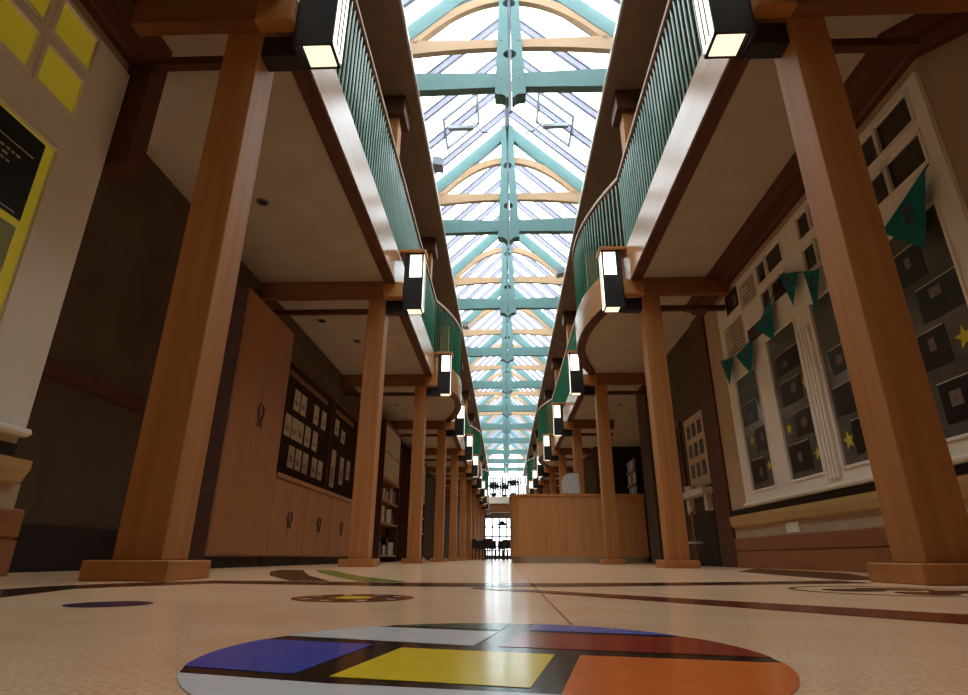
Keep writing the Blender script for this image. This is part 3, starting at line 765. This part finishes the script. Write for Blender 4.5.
# ------------------------------------------------------------------ left cupboards, worktop, display boards
cx0, cx1 = WLB + .002, WL
def squiggle(o, x, y, z, h, par, flip):
    pts = [(x + .012, y + flip * .022 * math.sin(t * 2 * PI * 1.1), z + h * (t - .5)) for t in [i / 16 for i in range(17)]]
    b = MB(o); b.tube(pts, .009, 8); b.build('handle', M['black'], par, smooth=True)
def cabinet(name, label, cat, y0, y1, z1, hz, hh, group=None):
    o = (cx1, y0, 0); t = thing(name, label, cat, o, group)
    MB(o).box(cx0, cx1 - .02, y0, y1, .11, z1).build('body', M['cupboard'], t)
    MB(o).box(cx0, cx1 - .06, y0 + .02, y1 - .005, 0, .11).build('toe_kick', M['dark'], t)
    ym = (y0 + y1) / 2
    for (a, b, ha, fl) in ((y0, ym, ym - .05, 1), (ym, y1, ym + .05, -1)):
        d = MB(o).box(cx1 - .0195, cx1, a + .003, b - .003, .13, z1 - .004).build('door', M['cupboard'], t, bevel=.002)
        squiggle(o, cx1, ha, hz, hh, d, fl)
    return t
t = cabinet('tall_cupboard', 'tall wood veneer cupboard with two doors beyond the first left pillar', 'cupboard', 5.56, 6.95, 2.94, 1.64, .26)
MB((cx1, 5.56, 0)).box(cx0, cx1 - .02, 5.545, 5.559, .0, 2.94).build('end_panel', M['darkwood'], t)
for i, (a, b) in enumerate(((6.955, 8.18), (8.185, 9.41), (9.415, 10.64))):
    cabinet('base_cabinet', 'low wood veneer cabinet under the display boards, %s from the tall cupboard' % ORD[i + 1], 'cabinet', a, b, 1.04, .56, .20, 'low cabinets along the left wall')
tag(MB((cx1, 7, 1.04)).box(cx0, cx1 + .02, 6.96, 10.66, 1.042, 1.10).build('worktop', M['cupboard'], bevel=.005), 'long wood worktop over the low cabinets on the left', 'worktop')
bxx = WLB + .001
def board(y0, y1, label):
    o = (bxx, y0, 1.12); t = thing('display_board', label, 'display board', o)
    MB(o).box(bxx, bxx + .02, y0 + .03, y1 - .03, 1.15, 3.02).build('panel', M['board'], t)
    f = MB(o)
    f.box(bxx, bxx + .035, y0, y0 + .03, 1.12, 3.05); f.box(bxx, bxx + .035, y1 - .03, y1, 1.12, 3.05)
    f.box(bxx, bxx + .035, y0 + .03, y1 - .03, 1.12, 1.15); f.box(bxx, bxx + .035, y0 + .03, y1 - .03, 3.02, 3.05)
    f.build('frame', M['darkwood'], t)
    b = MB(o)
    y = y0 + .25
    while y < y1 - .3:
        ww = random.uniform(.05, .09); b.box(bxx + .02, bxx + .023, y, y + ww, 2.82, 2.91); y += ww + .04
    b.build('title_lettering', M['skirt'], t)
board(7.0, 10.62, 'wide dark display board of pinned sheets above the low cabinets'); board(10.68, 12.6, 'narrower dark display board next to the second left pillar')
R1 = [8.64, 8.95, 9.62, 10.07]; R2 = [8.38, 8.68, 8.95, 9.30, 9.70]; R3 = [8.67, 8.99, 9.33, 9.80, 10.14]
def pin(y, z, w, h, label, m='paper_dim', grp='sheets pinned to the wide display board'):
    x = bxx + .0205; t = thing('pinned_sheet', label, 'sheet', (x, y, z), grp); o = (x, y, z)
    MB(o).box(x, x + .002, y, y + w, z, z + h).build('sheet', M[m], t)
    MB(o).box(x + .002, x + .003, y + .04, y + w - .07, z + .08, z + h * random.uniform(.4, .6)).build('picture', M['photospot'], t)
for nm, R, z in (('top', R1, 2.33), ('middle', R2, 1.87), ('bottom', R3, 1.42)):
    for i, y in enumerate(R):
        pin(y, z, .26, .34, 'pale sheet in the %s row of the wide display board, %s from the cupboard' % (nm, ORD[i + 1]), 'paper' if (nm, i) == ('bottom', 4) else 'paper_dim')  # last bottom sheet is whiter, a highlight put into its paper
for i, (y, z, h) in enumerate(((10.92, 2.40, .32), (11.4, 2.33, .26), (10.9, 1.38, .72), (11.5, 1.5, .55), (12.0, 1.66, .40))):
    pin(y, z, .28, h, 'pale sheet on the narrower display board, %s' % ('top left', 'top right', 'tall one at bottom left', 'bottom middle', 'bottom right')[i:i+1][0] if False else 'pale sheet on the narrower display board, ' + ['upper near one', 'upper far one', 'tall lower near one', 'lower middle one', 'lower far one'][i], 'paper_dim', 'sheets on the narrower display board')
# shelf units farther along the left wall
def shelf_unit(y0, y1, label, seed):
    rnd = random.Random(seed); o = (WL, y0, 0)
    t = thing('shelf_unit', label, 'shelf unit', o)
    b = MB(o); b.box(WLB + .002, WL - .3, y0, y1, .0, 3.25); b.box(WL - .3, WL, y0, y0 + .05, 0, 3.25); b.box(WL - .3, WL, y1 - .05, y1, 0, 3.25); b.box(WL - .3, WL, y0 + .05, y1 - .05, 3.2, 3.25)
    b.build('carcass', M['darkwood'], t)
    for z in (.12, .85, 1.35, 1.85):
        MB(o).box(WL - .3, WL - .01, y0 + .05, y1 - .05, z, z + .04).build('shelf', M['cupboard'], t)
    MB(o).box(WL - .05, WL - .03, y0 + .05, y1 - .05, 1.92, 3.18).build('notice_panel', M['paper_dim'], t)
    f = MB(o)
    for z in (1.90, 2.5, 3.16): f.box(WL - .03, WL - .015, y0 + .05, y1 - .05, z, z + .03)
    f.build('panel_bar', M['cupboard'], t)
    for r, z in enumerate((.16, .89, 1.39)):
        y = y0 + .12; i = 0
        while y < y1 - .3:
            w = rnd.uniform(.12, .25); h = rnd.uniform(.22, .38)
            i += 1
            tag(MB((WL, y, z)).box(WL - .25, WL - .05, y, y + w, z + .0005, z + h).build('file_box', M['paper_dim' if rnd.random() < .6 else 'photo'], bevel=.004),
                'file box on the %s shelf of the %s shelf unit, %s from the camera' % (('bottom', 'middle', 'top')[r], 'nearer' if seed == 1 else 'farther', ORD[i]), 'file box', 'file boxes on the shelf units')
            y += w + rnd.uniform(.03, .1)
shelf_unit(13.2, 15.4, 'dark shelf unit with notice panels between the third and fourth left pillars', 1)
shelf_unit(18.2, 20.6, 'dark shelf unit beyond the fourth left pillar', 2)

# downlights in the soffits
for x, y, lab in ((-2.60, 5.05, 'small dark ceiling downlight in the first left bay'), (-2.61, 9.22, 'small dark ceiling downlight in the second left bay, near the display boards'), (-2.95, 8.3, 'small dark ceiling downlight over the low cabinets'), (-2.70, 13.69, 'small dark ceiling downlight in the third left bay'), (2.92, 13.8, 'small dark ceiling downlight above the counter')):
    t = thing('downlight', lab, 'downlight', (x, y, ZS)); o = (x, y, ZS)
    ring = disc((x, y), .065, 24); inn = disc((x, y), .045, 24)
    MB(o).strip(ring + ring[:1], inn + inn[:1], 'z', ZS - .012, ZS - .0005).build('ring', M['steel'], t)
    MB(o).prism(inn, 'z', ZS - .006, ZS - .0005).build('lamp_lens', M['black'], t)

# ------------------------------------------------------------------ reception counter
cy0 = 12.9; cl, cr = .13, 3.08
t = thing('reception_counter', 'tall curved wood reception counter across the right of the hall', 'counter', (cl, cy0, 0)); o = (cl, cy0, 0)
def cplan(x0, x1, y0, y1, r, n=12):
    pts = [(x1, y0)]
    pts += [(x0 + r - r * math.sin(a), y0 + r - r * math.cos(a)) for a in [PI / 2 * i / n for i in range(n + 1)]]
    return pts + [(x0, y1), (x1, y1)]
def ring_plan(x0, x1, y0, y1, r, n=12):
    return [(x1, y0)] + [(x0 + r - r * math.sin(a), y0 + r - r * math.cos(a)) for a in [PI / 2 * i / n for i in range(n + 1)]] + [(x0, y1)]
A = ring_plan(cl, cr, cy0, 15.2, .35); B = ring_plan(cl + .12, cr, cy0 + .12, 15.2, .25)
MB(o).strip(A, B, 'z', .13, 1.40).build('front_panel', M['counter'], t)
A2 = ring_plan(cl + .02, cr, cy0 + .02, 15.19, .34)
MB(o).strip(A2, B, 'z', .0, .13).build('kick_plate', M['chrome'], t)
A3 = ring_plan(cl - .03, cr, cy0 - .03, 15.22, .37); B3 = ring_plan(cl + .45, cr, cy0 + .55, 15.22, .12)
MB(o).strip(A3, B3, 'z', 1.40, 1.445).build('worktop', M['counter'], t)
b = MB(o)
for x in (.95, 2.0): b.box(x, x + .012, cy0 - .003, cy0 + .001, .14, 1.39)
b.build('joint_strip', M['pale_rail'], t)
# white screen, leaflet rack and small lamp behind the counter
sx, sy = 1.52, 13.25
t = thing('screen', 'white rounded screen standing on the counter top', 'screen', (sx, sy, 1.446)); o = (sx, sy, 1.446)
pr = [(sx - .2, 1.50), (sx + .2, 1.50), (sx + .2, 1.95)] + [(sx + .02 - .22 * math.sin(a), 1.73 + .22 * math.cos(a)) for a in [PI / 2 * i / 8 for i in range(9)]]
MB(o).prism(pr, 'y', sy, sy + .04).build('shell', M['greywhite'], t); MB(o).box(sx - .05, sx + .05, sy + .04, sy + .06, 1.47, 1.8).box(sx - .12, sx + .12, sy - .06, sy + .12, 1.446, 1.47).build('foot', M['greywhite'], t)
t = thing('leaflet_rack', 'tall leaflet rack with bluish sheets behind the counter', 'leaflet rack', (3.35, 15.0, 0)); o = (3.35, 15.0, 0)
blu = mat('bluish_leaflet', '#6b7198', '#9a93ac', (5, 5, 5), .5, .3)
MB(o).box(3.36, 3.42, 14.6, 15.6, 0, 2.55).build('back_board', M['dark'], t)
for r in range(4):
    MB(o).box(3.30, 3.36, 14.62, 15.58, 1.2 + .34 * r, 1.23 + .34 * r).build('rack_shelf', M['steel'], t)
    for c in range(3):
        MB(o).box(3.335, 3.345, 14.66 + .31 * c, 14.9 + .31 * c, 1.231 + .34 * r, 1.5 + .34 * r).build('leaflet', blu if (r + c) % 2 else M['paper'], t)
tag(MB((4.0, 17.0, 0)).box(3.5, 5.2, 17.0, 17.5, 0, 1.9).build('rear_cabinet', M['dark'], bevel=.01), 'dark cabinet in the office behind the counter', 'cabinet')

# ------------------------------------------------------------------ far end: bridge, end glazing, furniture
by0, by1 = 41.45, 43.6
struct(MB((XC, by0, 3.6)).box(EDGE['left'] + .02, EDGE['right'] - .02, by0, by1, 3.75, ZF).build('ceiling_bridge', M['white']), 'slab of the bridge across the hall', 'ceiling')
tag(MB((XC, by0, 3.2)).box(EDGE['left'] + .02, EDGE['right'] - .02, by0 + .1, by0 + .4, 3.15, 3.748).build('bridge_beam', M['beam']), 'deep wooden beam under the far bridge', 'beam')
t = thing('bridge_railing', 'dark upright railing along the far bridge', 'railing', (XC, by0, ZF)); o = (XC, by0 + .05, ZF); t.location = o
MB(o).box(-1.47, 1.77, by0 + .02, by0 + .08, 5.52, 5.58).build('handrail', M['ink'], t); MB(o).box(-1.47, 1.77, by0 + .03, by0 + .07, 4.3, 4.34).build('bottom_rail', M['ink'], t)
pr = None
for i in range(18):
    x = -1.40 + i * .183
    if pr is None: pr = q = MB((0, 0, 0)).box(-.045, .045, -.016, .016, .12, 1.30).build('baluster', M['ink'], t)
    else: q = pr.copy(); COL.objects.link(q); q.parent = t
    q.location = (x - o[0], 0, 0)
def bush(x, y, z, h, w, label, seed):
    rnd = random.Random(seed); t = thing('potted_plant', label, 'plant', (x, y, z), 'plants on the far bridge'); o = (x, y, z)
    MB(o).cyl((x, y, z + .001), .16, .3, 16, .2).build('pot', M['dark'], t)
    MB(o).tube([(x, y, z + .28), (x + .03, y, z + h * .6)], .025, 6).build('stem', M['ink'], t)
    b = MB(o)
    for i in range(320):
        a = rnd.uniform(0, 2*PI); el = rnd.uniform(-.4, 1.4); rr = rnd.uniform(.2, 1) * w
        c = Vector((x + rr*math.cos(a)*math.cos(el), y + .6*rr*math.sin(a)*math.cos(el), z + h*.55 + rr*math.sin(el)*.75))
        d = Vector((rnd.uniform(-1, 1), rnd.uniform(-1, 1), rnd.uniform(-.6, .8))).normalized(); s = d.cross(Vector((0, 0, 1)))
        if s.length < .1: continue
        s.normalize(); l = rnd.uniform(.12, .22); wd = l * .3; n = s.cross(d) * .004
        P = [c, c + d*l*.5 + s*wd, c + d*l, c + d*l*.5 - s*wd]
        b._add([p + n for p in P] + [p - n for p in P], [(0,1,2,3), (7,6,5,4), (0,4,5,1), (1,5,6,2), (2,6,7,3), (3,7,4,0)])
    b.build('foliage', M['plant'], t)
bush(-.80, 42.0, ZF, 1.3, .48, 'dark leafy plant on the far bridge, left one', 1); bush(.0, 43.1, ZF, 1.4, .48, 'dark leafy plant on the far bridge, middle one', 2); bush(.62, 42.0, ZF, 1.7, .48, 'tall dark leafy plant on the far bridge, right one', 3)
# end wall with glazing
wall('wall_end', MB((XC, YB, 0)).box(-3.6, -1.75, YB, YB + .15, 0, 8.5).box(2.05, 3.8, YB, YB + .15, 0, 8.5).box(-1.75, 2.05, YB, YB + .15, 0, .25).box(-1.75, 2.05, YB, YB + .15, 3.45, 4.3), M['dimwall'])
def end_window(n, x0, x1, z0, z1, nx, nz, gable, label):
    o = (XC, YB, z0); w = thing('window_%d' % n, '', 'window', o); struct(w, label, 'window')
    f = MB(o); yy = YB + .05
    for i in range(nx + 1):
        x = x0 + (x1 - x0) * i / nx; zt = min(z1, APEX - abs(x - XC) - .05) if gable else z1
        q = .035 if gable else .06
        f.box(x - q, x + q, yy, yy + .06, z0, zt)
    for i in range(nz + 1):
        z = z0 + (z1 - z0) * i / nz
        hw = max(0, APEX - z) if gable else 9
        f.box(max(x0, XC - hw), min(x1, XC + hw), yy, yy + .06, z - q, z + q)
    f.build('frame', M['dark'] if not gable else M['greywhite'], w)
    g = MB(o)
    if gable: g._add([(x0, yy + .03, z0), (x1, yy + .03, z0), (x1, yy + .03, APEX - abs(x1 - XC)), (XC, yy + .03, APEX), (x0, yy + .03, APEX - abs(x0 - XC))], [(0, 1, 2, 3, 4)])
    else: g._add([(x0, yy + .03, z0), (x1, yy + .03, z0), (x1, yy + .03, z1), (x0, yy + .03, z1)], [(0, 1, 2, 3)])
    g.build('pane', M['glass'], w)
end_window(5, -1.75, 2.05, 4.3, 9.8, 5, 5, True, 'tall gable window above the far bridge')
end_window(6, -1.75, 2.05, .25, 3.45, 6, 4, False, 'ground floor window at the far end of the hall')
struct(MB((XC, YB + 3, -.05)).box(-8, 9, YB + 6, YB + 30, -.2, -.02).build('ground_outside', mat('pale_paving', '#a9a49a', '#b7b2a8', (2, 2, 2), .9, .1)), 'pale paving outside the far windows', 'ground')
def chair(x, y, rz, label):
    t = thing('dining_chair', label, 'chair', (x, y, 0), 'dark chairs at the far end'); t.rotation_euler.z = rz
    MB().box(-.21, .21, -.21, .21, .43, .46).build('seat', M['dark'], t, bevel=.01)
    MB().box(-.21, .21, .19, .22, .52, .95).build('backrest', M['dark'], t, bevel=.01)
    for a in (-.18, .18):
        for b_ in (-.18, .19):
            MB().box(a - .016, a + .016, b_ - .016, b_ + .016, 0, .43 if b_ < 0 else .92).build('leg', M['dark'], t)
def table(x, y, label):
    t = thing('cafe_table', label, 'table', (x, y, 0), 'dark tables at the far end')
    MB().cyl((0, 0, .72), .42, .03, 28).build('tabletop', M['dark'], t); MB().cyl((0, 0, .02), .035, .70, 12).build('column', M['dark'], t); MB().cyl((0, 0, 0), .26, .02, 24).build('foot', M['dark'], t)
table(-.85, 28.6, 'dark round table at the far end, left one'); table(.10, 30.4, 'dark round table at the far end, right one')
for i, (x, y, r) in enumerate(((-1.30, 28.2, 1.2), (-.72, 27.85, PI - .3), (-.28, 28.9, -1.7), (-.50, 30.3, 1.5), (.12, 29.6, PI + .2), (-.95, 29.5, .1), (.55, 30.9, -1.3), (-1.30, 31.4, .4), (-.1, 31.6, 2.6), (-.75, 31.0, -.5))):
    chair(x, y, r, 'dark dining chair at the far end, %s counted from the left wall' % ['first', 'third', 'fifth', 'fourth', 'sixth', 'second', 'seventh', 'eighth', 'ninth', 'tenth'][i])
t = thing('pendant_lamp', 'dark pendant lamp hanging under the far bridge end', 'lamp', (-.2, 42.3, 3.14)); o = (-.2, 42.3, 3.14)
MB(o).tube([(-.2, 42.3, 3.749), (-.2, 42.3, 2.6)], .012, 6).build('cord', M['dark'], t); MB(o).cyl((-.2, 42.3, 2.3), .42, .3, 24, .1).build('shade', M['dark'], t)

# ------------------------------------------------------------------ daylight
wd = bpy.data.worlds.new('overcast_sky'); scene.world = wd; wd.use_nodes = True
nt = wd.node_tree; bg = nt.nodes['Background']
bg.inputs['Color'].default_value = (.90, .96, 1.0, 1); bg.inputs['Strength'].default_value = 5.0
def portal(loc, rot, sx, sy):
    l = bpy.data.lights.new('sky_portal', 'AREA'); l.shape = 'RECTANGLE'; l.size = sx; l.size_y = sy; l.cycles.is_portal = True
    o = bpy.data.objects.new('sky_portal', l); COL.objects.link(o); o.location = loc; o.rotation_euler = rot
portal((XC, (YG + YB) / 2, 8.6), (0, 0, 0), 3.9, YB - YG)
portal((XC, YB - .02, 5.0), (-PI / 2, 0, 0), 3.9, 9.6)

# ------------------------------------------------------------------ camera
cam = bpy.data.cameras.new('camera'); co = bpy.data.objects.new('camera', cam); COL.objects.link(co)
cam.sensor_width = 36; cam.sensor_fit = 'HORIZONTAL'; cam.lens = 559.71 * 36 / 968; cam.clip_start = .02; cam.clip_end = 300
pt_, yw, rl = [math.radians(a) for a in (20.5863, 2.1084, .212)]
fw = Vector((-math.sin(yw) * math.cos(pt_), math.cos(yw) * math.cos(pt_), math.sin(pt_))); r = Vector((math.cos(yw), math.sin(yw), 0)); u = r.cross(fw)
r2 = r * math.cos(rl) + u * math.sin(rl); u2 = -r * math.sin(rl) + u * math.cos(rl)
co.matrix_world = Matrix(((r2.x, u2.x, -fw.x, 0), (r2.y, u2.y, -fw.y, 0), (r2.z, u2.z, -fw.z, .1068), (0, 0, 0, 1)))
scene.camera = co
vs = scene.view_settings; vs.view_transform = 'Standard'; vs.look = 'None'; vs.exposure = .38; vs.gamma = 1; vs.use_curve_mapping = False
scene.cycles.max_bounces = 10; scene.cycles.diffuse_bounces = 6; scene.cycles.transparent_max_bounces = 12
